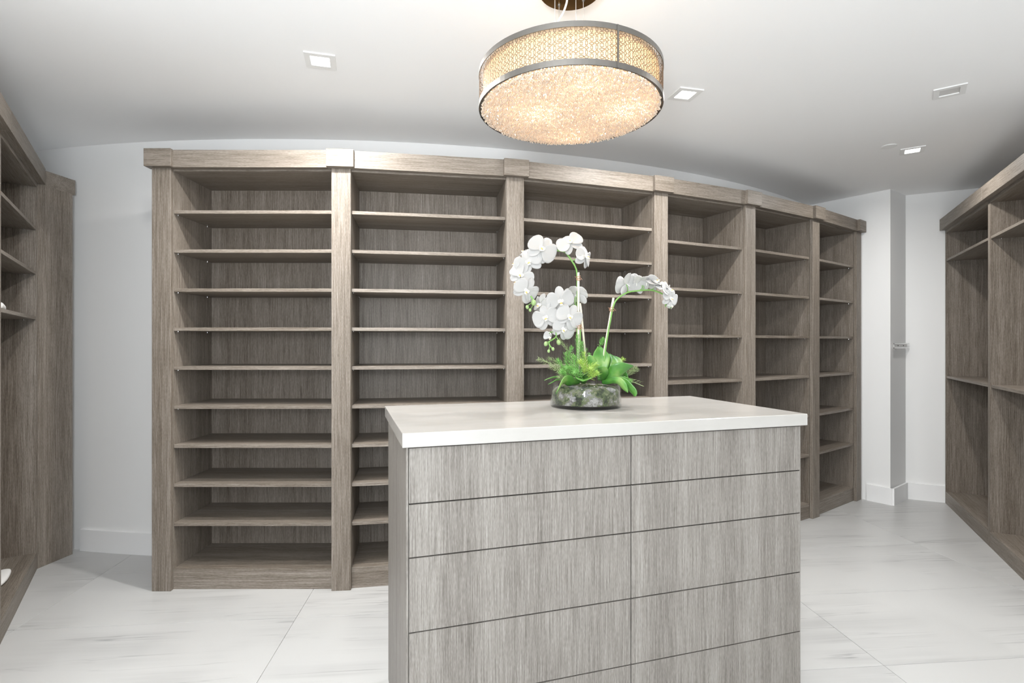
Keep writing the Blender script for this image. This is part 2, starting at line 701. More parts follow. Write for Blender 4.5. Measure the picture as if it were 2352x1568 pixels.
# floor: slab with marble tiles as parts
floor = struct(box('floor', -4.4, 5.1, -2.75, 5.7, -0.12, -0.004, M['grout'], None, 0), 'white marble tile floor with thin grey veins')
TA = radians(5.2)
TU, TV, GAP = 1.335, 0.655, 0.0022
tu = Vector((cos(TA), sin(TA)))
tv = Vector((-sin(TA), cos(TA)))
bm = bmesh.new()
bm_box(bm, GAP / 2, TU - GAP / 2, GAP / 2, TV - GAP / 2, -0.008, 0.0, 0.0008)
first = None
for i in range(-3, 5):
    for j in range(-7, 5):
        u0, v0 = -0.847 + i * TU, 2.845 + j * TV
        c = tu * (u0 + TU / 2) + tv * (v0 + TV / 2)
        if not (-4.0 < c.x < 4.6 and -2.3 < c.y < 5.3):
            continue
        if first is None:
            first = fin('tile', bm, M['marble'], floor)
            t_ = first
        else:
            t_ = copy_child(first, floor)
        q = tu * u0 + tv * v0
        t_.location = (q.x, q.y, 0)
        t_.rotation_euler = (0, 0, TA)

# ------------------------------------------------------------------ curved shelving
CAPS = [(-1.980, 3.010), (-0.964, 3.018), (0.029, 3.186), (0.995, 3.514), (1.736, 3.855), (2.460, 4.298), (3.114, 4.780)]
chord = [atan2(CAPS[i + 1][1] - CAPS[i][1], CAPS[i + 1][0] - CAPS[i][0]) for i in range(6)]
head = [0.0] + [(chord[i] + chord[i + 1]) / 2 for i in range(5)] + [radians(38.0)]
POST_W, CAP_W, CAP_Z = 0.107, 0.151, 2.389
CAP_OUT, SHELF_IN = 0.037, 0.064
DEPTHS = [0.405, 0.405, 0.405, 0.40, 0.39, 0.385]
TH = 0.019
post_label = [
    'wooden end post with block cap, beside the bare white wall',
    'brightly lit wooden post with block cap, between the first two nine-shelf bays',
    'wooden post with block cap, third along the curved shelving, behind the arching orchid spray',
    'wooden post with block cap, behind the tip of the shorter drooping orchid spray',
    'wooden post with block cap, between the first two six-shelf bays',
    'narrow looking dark wooden post with block cap, before the last shelving bay',
    'last dark wooden post with block cap, against the jutting white wall corner',
]
for i, (cx, cy) in enumerate(CAPS):
    t = thing('pilaster', post_label[i], 'pilaster', (cx, cy, 0), head[i], 'posts of the curved shelving')
    box('post', -POST_W / 2, POST_W / 2, CAP_OUT, SHELF_IN - 0.0022, 0, CAP_Z - 0.0003, M['woodV'], t, 0.0012)
    if i == 0:
        box('end_panel', -POST_W / 2, -POST_W / 2 + 0.018, SHELF_IN - 0.0020, 0.492, 0, CAP_Z - 0.0003, M['woodV'], t, 0.0008)
    wl = CAP_W / 2
    wr = CAP_W / 2 if i < 6 else 0.062
    bm = bmesh.new()
    bm_box(bm, -wl, wr, 0, SHELF_IN - 0.0030, CAP_Z, TOP_CAB, 0.0012)
    fin('cap_block', bm, M['woodH'], t)

bay_label = [
    'nine-shelf wooden bay at the end of the curved shelving, beside the bare white wall',
    'nine-shelf wooden bay with the palest, best lit back panel, partly hidden by the island',
    'nine-shelf wooden bay directly behind the white orchid',
    'six-shelf wooden bay just past the orchid, first with wider shelf spacing',
    'six-shelf wooden bay between the two other six-shelf bays, with near-black recesses',
    'narrowest looking six-shelf wooden bay, last before the jutting white wall corner',
]
pin_me = None
for i in range(6):
    a, b = CAPS[i], CAPS[i + 1]
    ta, tb = head[i], head[i + 1]
    P = Vector((a[0] + cos(ta) * POST_W / 2 - sin(ta) * SHELF_IN, a[1] + sin(ta) * POST_W / 2 + cos(ta) * SHELF_IN))
    Q = Vector((b[0] - cos(tb) * POST_W / 2 - sin(tb) * SHELF_IN, b[1] - sin(tb) * POST_W / 2 + cos(tb) * SHELF_IN))
    w = (Q - P).length
    DEPTH = DEPTHS[i]
    ph = atan2(Q.y - P.y, Q.x - P.x)
    t = thing('shelving_unit', bay_label[i], 'shelving', (P.x, P.y, 0), ph, 'bays of the curved shelving')
    # crown rail end points (its ends die into the cap blocks)
    box('side_panel', -TH + 0.001, 0, 0.0, DEPTH, 0, 2.379, M['woodV'], t)
    box('side_panel', w, w + TH - 0.001, 0.0, DEPTH, 0, 2.379, M['woodV'], t)
    box('back_panel', 0, w, DEPTH - 0.012, DEPTH, 0.11, 2.379, M['woodV'], t, 0)
    box('top_panel', -TH + 0.001, w + TH - 0.001, 0.0, DEPTH, 2.379, 2.400, M['woodH'], t)
    poly = []
    for (c, hd, sg) in ((a, ta, 1), (b, tb, -1)):
        e0 = Vector((c[0] + sg * cos(hd) * (CAP_W / 2 + 0.0006), c[1] + sg * sin(hd) * (CAP_W / 2 + 0.0006)))
        nd = Vector((-sin(hd), cos(hd)))
        for yy in (-0.041, -0.0005):
            # point of the cap block's side line at local depth yy of this bay
            e = Vector((cos(ph), sin(ph)))
            dd = Vector((-sin(ph), cos(ph)))
            k = (yy - (e0 - P).dot(dd)) / nd.dot(dd)
            q = e0 + nd * k - P
            poly.append((q.dot(e), q.dot(dd)))
    prism('crown_rail', [poly[0], poly[2], poly[3], poly[1]], CAP_Z, TOP_CAB - 0.001, M['woodH'], t)
    box('plinth', 0, w, 0.0, 0.02, 0, 0.098, M['woodH'], t)
    box('bottom_deck', 0, w, 0.0, DEPTH - 0.012, 0.098, 0.117, M['woodH'], t)
    zs = [2.157 - 0.2224 * k for k in range(9)] if i < 3 else [2.090 - 0.316 * k for k in range(6)]
    for zt in zs:
        s = box('shelf', 0.001, w - 0.001, 0.001, DEPTH - 0.013, zt - TH, zt, M['woodH'], t)
        for px in (0.0045, w - 0.0045):
            for py in (0.035, 0.335):
                if pin_me is None:
                    v, f = tube_data([(0, 0, -0.006), (0, 0, 0.0)], 0.0032, 8)
                    pin_me = bpy.data.meshes.new('shelf_pin')
                    pin_me.from_pydata([tuple(q) for q in v], [], f)
                o = link('shelf_pin', pin_me, M['steel'], s)
                o.location = (px, py, zt - TH)

# ------------------------------------------------------------------ wardrobes on the side walls


def wardrobe(root, w, depth, shelf_z, deck=0.105, end_right=True, crown0=0.0, crown1=0.0):
    """open wardrobe carcass; front is local y = 0, depth runs to +y, x from 0 to w."""
    box('side_panel', 0, TH, 0.0, depth, 0, 2.378, M['woodV'], root)
    if end_right:
        box('side_panel', w - TH, w, 0.0, depth, 0, 2.378, M['woodV'], root)
    e = w - TH if end_right else w
    box('back_panel', TH, e, depth - 0.012, depth, deck, 2.378, M['woodV'], root, 0)
    box('top_panel', 0, w, 0.0, depth, 2.365, 2.392, M['woodH'], root)
    box('crown_rail', -crown0, w + crown1, -0.040, 0.018, CAP_Z, TOP_CAB, M['woodH'], root, 0.0012)
    box('plinth', TH, e, 0.0, 0.02, 0, deck - TH, M['woodH'], root)
    box('bottom_deck', TH, e, 0.0, depth - 0.012, deck - TH, deck, M['woodH'], root)
    for zt in shelf_z:
        s = box('shelf', TH + 0.0005, e - 0.0005, 0.004, depth - 0.013, zt - TH, zt, M['woodH'], root)
        for px in (TH + 0.004, e - 0.004):
            o = link('shelf_pin', pin_me, M['steel'], s)
            o.location = (px, 0.06, zt - TH)


# left wardrobe: seen end on; its corner turns back to the curved wall with a filler panel
LC = Vector((-2.947, 3.351))
la = atan2(0.83, -0.56)            # along the front, away from the camera, is local -x
LW = 1.02
lroot = thing('open_wardrobe', 'dark wooden open wardrobe with three shelves, beside the curved wall near the bare white stretch', 'wardrobe',
              (LC.x + 0.5597 * LW, LC.y - 0.8287 * LW, 0), atan2(0.8287, -0.5597), None)
# local x runs away from the camera along the front; local y = depth must point to (-.83,-.56): rotate frame keeps right-handedness
wardrobe(lroot, LW, 0.58, [2.117, 1.843, 1.565], crown0=0.0, crown1=0.0)
q = Vector((lroot.location.x, lroot.location.y)) + Vector((0.5597, -0.8287)) * 0.804
l2 = thing('open_wardrobe', 'wooden open wardrobe bay cut off by the frame, showing only its front edge', 'wardrobe', (q.x, q.y, 0), lroot.rotation_euler.z)
wardrobe(l2, 0.80, 0.58, [2.117, 1.843, 1.565])
FL = 0.236
fa = atan2(0.216, 0.026)
inv = Matrix.Rotation(-lroot.rotation_euler.z, 4, 'Z')


def in_l(px, py):
    q = inv @ Vector((px - lroot.location.x, py - lroot.location.y, 0))
    return (q.x, q.y)


fd = Vector((cos(fa), sin(fa)))
fn = Vector((-sin(fa), cos(fa)))   # away from the room
A0 = LC + fd * 0.0
poly = [A0, A0 + fd * FL, A0 + fd * FL + fn * 0.02, A0 + fn * 0.02]
prism('filler_panel', [in_l(q.x, q.y) for q in poly], 0, CAP_Z, M['woodV'], lroot)
o1 = Vector((-2.9595, 3.393)) + Vector((0.008, -0.03))
B0 = LC - fn * 0.034
poly = [Vector((-2.962, 3.390)) + Vector((0.0165, -0.0245)), Vector((-2.9215, 3.611)), Vector((-2.9215, 3.611)) + fn * 0.05, LC + fn * 0.03]
prism('corner_crown_rail', [in_l(q.x, q.y) for q in poly], CAP_Z, TOP_CAB, M['woodH'], lroot)

# right wardrobes
RC = Vector((3.800, 4.735))
rdir = Vector((-0.449, -0.8935))
ra = atan2(rdir.y, rdir.x)
RWID = 1.125
for k in range(2):
    q = RC + rdir * (RWID * k + 0.004 * k)
    t = thing('open_wardrobe', ('dark wooden open wardrobe against the far white wall, with near-black upper recess',
                                'wooden open wardrobe with a pale lit partition, nearest the camera and cut by the frame')[k], 'wardrobe',
              (q.x, q.y, 0), ra, 'wardrobes opposite the island end')
    wardrobe(t, RWID, 0.56, [2.135, 1.115], crown0=0.0, crown1=0.0)

# ------------------------------------------------------------------ island
IA = radians(17.2)
IC = Vector((0.2875, 2.1525))
IL, IW, IZ, ITH = 1.500, 0.725, 1.135, 0.043
ct = tag(box('countertop', -IL / 2, IL / 2, -IW / 2, IW / 2, IZ - ITH, IZ, M['quartz'], None, 0.0015),
         'thick cream stone slab on the drawer island, under the orchid', 'countertop')
ct.location = (IC.x, IC.y, 0)
ct.rotation_euler = (0, 0, IA)
isl = thing('drawer_island', 'grey wood-grain island with two columns of handleless drawers', 'island', (IC.x, IC.y, 0), IA)
bx0, bx1, by0, by1 = -IL / 2 + 0.012, IL / 2 - 0.017, -IW / 2 + 0.014, IW / 2 - 0.03
ztop = IZ - ITH
DT = 0.019
box('carcass', bx0 + 0.018, bx1 - 0.018, by0 + DT + 0.002, by1 - 0.018, 0.0, ztop, M['dark'], isl, 0)
box('side_panel', bx0, bx0 + 0.0180, by0 + DT + 0.0005, by1, 0.0, ztop, M['woodVi'], isl)
box('side_panel', bx1 - 0.018, bx1, by0 + DT + 0.0005, by1, 0.0, ztop, M['woodVi'], isl)
box('edge_strip', bx0, bx0 + 0.0072, by0, by0 + DT, 0.0, ztop, M['woodVi'], isl)
box('edge_strip', bx1 - 0.004, bx1, by0 + 0.003, by0 + DT, 0.0, ztop, M['woodVi'], isl)
box('back_panel', bx0 + 0.018, bx1 - 0.018, by1 - 0.018, by1, 0.0, ztop, M['woodVi'], isl)
box('plinth', bx0 + 0.0072, bx1 - 0.004, by0 + 0.03, by0 + 0.048, 0.0, 0.090, M['woodH'], isl)
gz = [ztop - 0.0045, 0.9210, 0.7605, 0.5375, 0.3145, 0.0915]
dx0, dx1 = bx0 + 0.0088, bx1 - 0.0045
dm = dx0 + (dx1 - dx0) * 0.5085
for (u0, u1) in ((dx0, dm - 0.0018), (dm + 0.0018, dx1)):
    for k in range(5):
        box('drawer', u0, u1, by0, by0 + DT, gz[k + 1] + 0.0021, gz[k] - (0.0021 if k else 0), M['woodVi'], isl, 0.0007)

# ------------------------------------------------------------------ chandelier
CHX, CHY, CHB = 0.2135, 2.000, 2.259
CR, CH = 0.336, 0.136
ch = thing('chandelier', 'round drum chandelier with nickel bands, pierced metal lattice and a field of glowing crystal beads', 'chandelier', (CHX, CHY, CHB))
lathe('bottom_band', [(CR - 0.003, 0), (CR, 0), (CR, 0.0195), (CR - 0.003, 0.0195), (CR - 0.003, 0)], M['nickel'], ch, 96, False)
lathe('top_band', [(CR - 0.003, CH - 0.018), (CR, CH - 0.018), (CR, CH), (CR - 0.003, CH), (CR - 0.003, CH - 0.018)], M['nickel'], ch, 96, False)
lathe('shade', [(CR - 0.016, 0.010), (CR - 0.016, CH - 0.006), (CR - 0.0175, CH - 0.006), (CR - 0.0175, 0.010), (CR - 0.016, 0.010)], M['shade'], ch, 96)
# lattice of linked rounded rectangles
v, f = [], []
RL = CR - 0.0015


def cyl(s, z, r):
    a = s / CR
    return (r * cos(a), r * sin(a), z)


def ring(s0, z0, w, h, t=0.0014, dp=0.0010):
    c = min(w, h) * 0.15
    def octo(k):
        a, b_, cc = w / 2 - k, h / 2 - k, max(c - k * 0.4, 0.0003)
        return [(-a + cc, -b_), (a - cc, -b_), (a, -b_ + cc), (a, b_ - cc), (a - cc, b_), (-a + cc, b_), (-a, b_ - cc), (-a, -b_ + cc)]
    o_, i_ = octo(-t / 2), octo(t / 2)
    b0 = len(v)
    for lst in (o_, i_):
        for r in (RL, RL - dp):
            for (x, y) in lst:
                v.append(cyl(s0 + x, z0 + y, r))
    for k in range(8):
        j = (k + 1) % 8
        f.append((b0 + k, b0 + j, b0 + 16 + j, b0 + 16 + k))
        f.append((b0 + 8 + k, b0 + 24 + k, b0 + 24 + j, b0 + 8 + j))
        f.append((b0 + k, b0 + 8 + k, b0 + 8 + j, b0 + j))
        f.append((b0 + 16 + k, b0 + 16 + j, b0 + 24 + j, b0 + 24 + k))


def bar(s0, z0, s1, z1, t=0.0013):
    ds, dz = s1 - s0, z1 - z0
    l = hypot(ds, dz) or 1
    ns, nz = -dz / l * t / 2, ds / l * t / 2
    b0 = len(v)
    for r in (RL, RL - 0.001):
        for (s, z) in ((s0 + ns, z0 + nz), (s1 + ns, z1 + nz), (s1 - ns, z1 - nz), (s0 - ns, z0 - nz)):
            v.append(cyl(s, z, r))
    f.extend([(b0, b0 + 3, b0 + 2, b0 + 1), (b0 + 4, b0 + 5, b0 + 6, b0 + 7), (b0, b0 + 1, b0 + 5, b0 + 4), (b0 + 2, b0 + 3, b0 + 7, b0 + 6)])


rnd = random.Random(3)
NC = 128
pitch = 2 * pi * CR / NC
za, zb = 0.0195, CH - 0.018
pat = {0: [(0.0125, 0.0068), (0.0115, 0.0115), (0.0125, 0.0068), (0.0078, 0.0095)],
       1: [(0.0068, 0.0122), (0.0094, 0.0074), (0.0068, 0.0122), (0.0084, 0.0084)]}
for i in range(NC):
    s = i * pitch
    z = za
    seq = pat[i % 2]
    k = (i // 2) % 4 + (i % 2)
    prev = za
    first_gap = 0.0035 if i % 2 == 0 else 0.0015
    z = za + first_gap
    while True:
        w_, h_ = seq[k % 4]
        if i % 4 == 2:
            w_ *= 0.82
        if z + h_ > zb:
            h_ = zb - z
            if h_ < 0.0035:
                break
        bar(s, prev, s, z)
        ring(s, z + h_ / 2, w_, h_)
        if k % 2 == i % 2:
            bar(s + w_ / 2, z + h_ / 2, s + pitch * 0.60, z + h_ / 2)
            bar(s - w_ / 2, z + h_ / 2, s - pitch * 0.60, z + h_ / 2)
        prev = z + h_
        z = prev + 0.0042
        k += 1
    bar(s, prev, s, zb)
pyd('lattice_screen', v, f, M['lattice'], ch)
# upright seams in the drum
for ang in (-0.0, 2.094, 4.189):
    a = -pi / 2 + 0.120 / CR + ang
    v, f = [], []
    for r in (CR + 0.0012, CR - 0.002):
        for da in (-0.0032 / CR, 0.0032 / CR):
            for z in (0.0, CH):
                v.append((r * cos(a + da), r * sin(a + da), z))
    f = [(0, 2, 3, 1), (4, 5, 7, 6), (0, 1, 5, 4), (2, 6, 7, 3), (1, 3, 7, 5), (0, 4, 6, 2)]
    pyd('seam_strip', v, f, M['nickel'], ch)
# crystal beads: hexagonal field of small faceted drops in two layers
v, f = [], []
sp = 0.0090
rr = CR - 0.010
rnd = random.Random(11)
for layer in range(2):
    ny = int(rr / (sp * 0.866)) + 1
    for j in range(-ny, ny + 1):
        for i in range(-int(rr / sp) - 2, int(rr / sp) + 2):
            x = (i + 0.5 * (j % 2) + 0.25 * layer) * sp
            y = (j + 0.4 * layer) * sp * 0.866
            r2 = (x * x + y * y) / rr ** 2
            if r2 > 1:
                continue
            z = -0.002 - 0.006 * (1 - r2 ** 2) + 0.010 * layer + rnd.uniform(-0.003, 0.003)
            x += rnd.uniform(-1, 1) * 0.0012
            y += rnd.uniform(-1, 1) * 0.0012
            a = rnd.uniform(0, pi)
            tx, ty = rnd.uniform(-0.35, 0.35), rnd.uniform(-0.35, 0.35)
            b0 = len(v)
            r = 0.0044
            h = 0.0058
            v.append((x + tx * h, y + ty * h, z + h))
            v.append((x - tx * h, y - ty * h, z - h))
            for k in range(5):
                v.append((x + r * cos(a + k * 2 * pi / 5), y + r * sin(a + k * 2 * pi / 5), z + rnd.uniform(-0.001, 0.001)))
            for k in range(5):
                k2 = (k + 1) % 5
                f.append((b0, b0 + 2 + k, b0 + 2 + k2))
                f.append((b0 + 1, b0 + 2 + k2, b0 + 2 + k))
bd = pyd('bead_field', v, f, M['bead'], ch)
bd['kind'] = 'stuff'
# support plate ring above the beads, canopy, cables, cord
lathe('bead_rim', [(CR - 0.012, 0.004), (CR - 0.004, 0.004), (CR - 0.004, 0.008), (CR - 0.012, 0.008), (CR - 0.012, 0.004)], M['nickel'], ch, 96, False)
lathe('added_light_pan', [(0.0001, CH - 0.024), (CR - 0.020, CH - 0.024), (CR - 0.020, CH - 0.022), (0.0001, CH - 0.022)], M['pan'], ch, 96, False)  # unseen pan added to hold bulb light off the ceiling
CAN = CEIL - CHB
can = lathe('canopy', [(0.0001, CAN - 0.034), (0.113, CAN - 0.034), (0.117, CAN - 0.030), (0.117, CAN)], M['bronze'], ch, 64, False)
can.location = (0.002, 0.0, 0)
for sx, sy in ((-0.056, -0.020), (-0.033, 0.070), (0.022, -0.010), (0.056, 0.040)):
    tube('suspension_cable', [(sx, sy, CAN - 0.034), (sx, sy, CH - 0.022)], 0.0012, M['cord'], ch, 6)
    lathe('cable_socket', [(0.0001, -0.010), (0.0045, -0.010), (0.006, -0.004), (0.006, 0.0)], M['nickel'], ch, 12).location = (sx, sy, CAN - 0.034)
tube('power_cord', spline([(-0.006, 0.03, CAN - 0.034), (-0.008, 0.03, CAN - 0.055), (-0.020, 0.03, CAN - 0.090), (-0.040, 0.03, CAN - 0.125), (-0.050, 0.03, CAN - 0.16), (-0.052, 0.03, CH - 0.022)], 6), 0.0042, M['cord'], ch, 8)
WARM = (1.0, 0.80, 0.56)
for bxp, byp, e in ((-0.120, -0.02, 10.0), (0.200, -0.04, 10.0), (0.03, 0.22, 3.0), (0.03, -0.20, 1.6)):
    d = bpy.data.lights.new('chandelier_bulb', 'POINT')
    d.energy = e
    d.color = WARM
    d.shadow_soft_size = 0.02
    o = bpy.data.objects.new('chandelier_bulb', d)
    o.location = (CHX + bxp, CHY + byp, CHB + 0.060)
    C.objects.link(o)

# ------------------------------------------------------------------ ceiling fixtures
dl_label = ['lit square recessed downlight above the second nine-shelf bay, in front of the curved wall',
            'lit square recessed downlight just beside the chandelier drum',
            'small looking lit square recessed downlight next to the round sprinkler cover',
            'unlit square recessed downlight with a grey lens, above the wardrobes']
trim_me = lens_me = None
for k, (x, y, a) in enumerate(SPOT_ON + SPOT_OFF):
    t = thing('downlight', dl_label[k], 'downlight', (x, y, CEIL), a, 'square ceiling downlights')
    if trim_me is None:
        bm = bmesh.new()
        H, h = 0.069, 0.043
        vo = [(-H, -H), (H, -H), (H, H), (-H, H)]
        vi = [(-h, -h), (h, -h), (h, h), (-h, h)]
        lo = [bm.verts.new((x_, y_, -0.006)) for x_, y_ in vo]
        lo2 = [bm.verts.new((x_ * 1.01, y_ * 1.01, 0.0)) for x_, y_ in vo]
        li = [bm.verts.new((x_, y_, -0.006)) for x_, y_ in vi]
        li2 = [bm.verts.new((x_ * 0.97, y_ * 0.97, -0.0005)) for x_, y_ in vi]
        for q in range(4):
            r_ = (q + 1) % 4
            bm.faces.new((lo[q], lo[r_], li[r_], li[q]))
            bm.faces.new((lo2[q], lo2[r_], lo[r_], lo[q]))
            bm.faces.new((li[q], li[r_], li2[r_], li2[q]))
        o = fin('trim_plate', bm, M['white_plastic'], t)
        trim_me = o.data
    else:
        link('trim_plate', trim_me, None, t)
    s = 0.0415
    pyd('lens', [(-s, -s, -0.0012), (s, -s, -0.0012), (s, s, -0.0012), (-s, s, -0.0012), (-s, -s, -0.0002), (s, -s, -0.0002), (s, s, -0.0002), (-s, s, -0.0002)],
        [(0, 3, 2, 1), (4, 5, 6, 7), (0, 1, 5, 4), (1, 2, 6, 5), (2, 3, 7, 6), (3, 0, 4, 7)], M['lens'] if k < 3 else M['off_lens'], t)
sp_ = tag(lathe('sprinkler_cover', [(0.0001, -0.006), (0.042, -0.006), (0.047, -0.003), (0.047, 0.0)], M['white_plastic'], None, 40, False),
          'flat round white sprinkler cover plate on the ceiling beside a lit downlight', 'sprinkler')
sp_.location = (2.555, 3.66, CEIL)

# ------------------------------------------------------------------ small chrome rail on the shaded alcove wall
ang = atan2(K2[1] - K1[1], K2[0] - K1[0])
rail = thing('wall_rail', 'short double chrome rail screwed to the shaded side of the jutting wall corner', 'rail', (K1[0], K1[1], 1.377), ang)
for z in (0.019, -0.017):
    box('bar', 0.0, 0.335, -0.030, -0.022, z - 0.004, z + 0.004, M['steel'], rail, 0.001)
box('mount_plate', 0.01, 0.30, -0.025, -0.021, -0.0125, 0.0145, M['white_plastic'], rail, 0.001)
for x in (0.08, 0.20):
    box('bracket', x, x + 0.02, -0.0205, -0.0005, -0.009, 0.011, M['steel'], rail, 0.001)
    o = lathe('screw', [(0.0001, 0.003), (0.004, 0.003), (0.005, 0.0)], M['dark'], rail, 12)
    o.rotation_euler = (pi / 2, 0, 0)
    o.location = (x + 0.01, -0.0252, 0.002)

# ------------------------------------------------------------------ two white items in the left wardrobe


def blob(name, L, Wd, Hh, mat, taper, seed, power=2.6):
    """soft rounded body along x from 0 to L."""
    rnd = random.Random(seed)
    n, m = 18, 16
    v, f = [], []
    for i in range(n + 1):
        t = i / n
        s = (1 - abs(2 * t - 1) ** power) ** (1 / power) if 0 < t < 1 else 0.02
        wdt = Wd / 2 * s * (1 - taper * t)
        hh = Hh / 2 * s * (1 - taper * t)
        for k in range(m):
            a = 2 * pi * k / m
            ca, sa = cos(a), sin(a)
            px = math.copysign(abs(ca) ** 0.7, ca) * wdt
            pz = math.copysign(abs(sa) ** 0.7, sa) * hh
            v.append((L * t, px, Hh / 2 * (1 - taper * t * 0.0) + pz - (Hh / 2 - max(hh, 0.0005)) + rnd.uniform(-1, 1) * 0.0006))
    for i in range(n):
        for k in range(m):
            a = i * m + k
            b = i * m + (k + 1) % m
            f.append((a, b, b + m, a + m))
    f.append(tuple(range(m))[::-1])
    f.append(tuple(n * m + k for k in range(m)))
    return pyd(name, v, f, mat, None, True)


lx = Vector((-0.5597, 0.8287))     # along the front, away from the camera
ly = Vector((-0.8287, -0.5597))    # into the wardrobe
base = Vector((lroot.location.x, lroot.location.y))


def in_ward(x, y):
    q = base + lx * x + ly * y
    return q.x, q.y


cl = tag(blob('rolled_cloth', 0.26, 0.055, 0.040, M['cloth'], 0.35, 5, 5.0), 'white rolled cloth lying on the lowest shelf of the wardrobe beside the curved wall', 'cloth')
q = in_ward(0.17, 0.045)
cl.location = (q[0], q[1], 1.568)
cl.rotation_euler = (0, 0, lroot.rotation_euler.z + radians(4))
sl = tag(blob('slipper', 0.26, 0.085, 0.036, M['cloth'], 0.15, 9, 2.4), 'white rounded slipper on the base deck of the wardrobe beside the curved wall', 'slipper')
q = in_ward(0.475, 0.10)
sl.location = (q[0], q[1], 0.108)
sl.rotation_euler = (0, 0, lroot.rotation_euler.z)

# ------------------------------------------------------------------ orchid arrangement
VX, VY = 0.309, 2.266
VR, VH = 0.147, 0.095
vase = tag(lathe('glass_vase', [(0.0001, 0.0), (VR - 0.004, 0.0), (VR, 0.004), (VR, VH - 0.001), (VR - 0.001, VH), (VR - 0.003, VH), (VR - 0.004, VH - 0.001),
                                (VR - 0.004, 0.010), (0.0001, 0.008)], M['glass'], None, 96), 'low round clear glass bowl holding moss and the orchids', 'vase')
vase.location = (VX, VY, IZ)


def at(u, v_, dy=0.0):
    """a point of the arrangement, in metres from the middle of the bowl's base (u, v measured on a frontal sketch)."""
    Y = VY + dy
    x = (1130 + u / 3.26667 - 1176) * Y / F_PX
    z = CAM_Z - (500 + v_ / 3.26667 - 788) * Y / F_PX
    return Vector((x - VX, dy, z - IZ))


# moss bed
rnd = random.Random(21)
v, f = [], []
n = 72
RM = VR - 0.006
prof = [(0.001, 0.012)] + [(RM * k, 0.0115) for k in (0.4, 0.8)] + [(RM, 0.014 + 0.0075 * k) for k in range(8)] + [(RM * 0.93, 0.078), (RM * 0.8, 0.084), (RM * 0.6, 0.088), (RM * 0.35, 0.090), (RM * 0.12, 0.091), (0.001, 0.092)]
for i, (r, z) in enumerate(prof):
    for k in range(n):
        a = 2 * pi * k / n
        w_ = 1.0 if i < 3 else (1 - 0.045 * rnd.random() if i < 11 else 1 - 0.05 * rnd.random())
        z_ = z if i < 4 else z + rnd.uniform(-0.005, 0.004)
        v.append((r * w_ * cos(a), r * w_ * sin(a), min(z_, 0.096) if i < 12 else z_))
for i in range(len(prof) - 1):
    for k in range(n):
        a = i * n + k
        b = i * n + (k + 1) % n
        f.append((a, b, b + n, a + n))
moss = pyd('moss_bed', v, f, M['moss'], None, False)
moss.location = (VX, VY, IZ)
moss['kind'] = 'stuff'
tag(moss, 'green moss and grey lichen filling the glass bowl', 'moss')


def rock(seed, sx, sy, sz):
    rnd = random.Random(seed)
    bm = bmesh.new()
    bmesh.ops.create_icosphere(bm, subdivisions=3, radius=1.0)
    ph = [rnd.uniform(0, 6) for _ in range(6)]
    for q in bm.verts:
        k = 1 + 0.16 * sin(3 * q.co.x + ph[0]) * sin(3 * q.co.y + ph[1]) + 0.12 * sin(6 * q.co.z + ph[2]) * sin(5 * q.co.x + ph[3]) + rnd.uniform(-0.05, 0.05)
        q.co = Vector((q.co.x * sx, q.co.y * sy, q.co.z * sz)) * k
    return bm


stone_label = ['pale grey stone near the glass bowl rim, highest of the stones',
               'lumpy whitish stone showing through the front glass, below the drooping leaf',
               'broad grey stone showing through the glass at the middle of the bowl',
               'small pale stone low in the bowl, at the side of the short orchid spray']
for k, (u, z, sx, sz, rad) in enumerate(((860, 0.074, 0.022, 0.013, 0.125), (605, 0.040, 0.026, 0.022, 0.122), (680, 0.062, 0.021, 0.018, 0.124), (880, 0.028, 0.018, 0.012, 0.125))):
    X = (u - 702) * 0.000559
    s = fin('stone', rock(30 + k, sx, 0.017, sz), M['stone'], None, False)
    s.location = (VX + X, VY - sqrt(max(rad ** 2 - X * X, 0)), IZ + z)
    tag(s, stone_label[k], 'stone', 'stones in the glass bowl')


def closed_sheet(name, grid, th, mat, parent):
    """grid[i][j] of Vectors -> thin closed sheet."""
    ni, nj = len(grid), len(grid[0])
    nor = [[None] * nj for _ in range(ni)]
    for i in range(ni):
        for j in range(nj):
            a = grid[min(i + 1, ni - 1)][j] - grid[max(i - 1, 0)][j]
            b = grid[i][min(j + 1, nj - 1)] - grid[i][max(j - 1, 0)]
            n_ = a.cross(b)
            nor[i][j] = n_.normalized() if n_.length > 1e-12 else Vector((0, 1, 0))
    v = [grid[i][j] for i in range(ni) for j in range(nj)] + [grid[i][j] + nor[i][j] * th for i in range(ni) for j in range(nj)]
    f = []
    m_ = ni * nj
    for i in range(ni - 1):
        for j in range(nj - 1):
            a = i * nj + j
            f.append((a, a + nj, a + nj + 1, a + 1))
            f.append((m_ + a, m_ + a + 1, m_ + a + nj + 1, m_ + a + nj))
    ed = [(0, j) for j in range(nj)] + [(i, nj - 1) for i in range(1, ni)] + [(ni - 1, j) for j in range(nj - 2, -1, -1)] + [(i, 0) for i in range(ni - 2, 0, -1)]
    for k in range(len(ed)):
        a = ed[k][0] * nj + ed[k][1]
        q_ = ed[(k + 1) % len(ed)]
        b = q_[0] * nj + q_[1]
        f.append((a, b, m_ + b, m_ + a))
    return pyd(name, v, f, mat, parent, True)


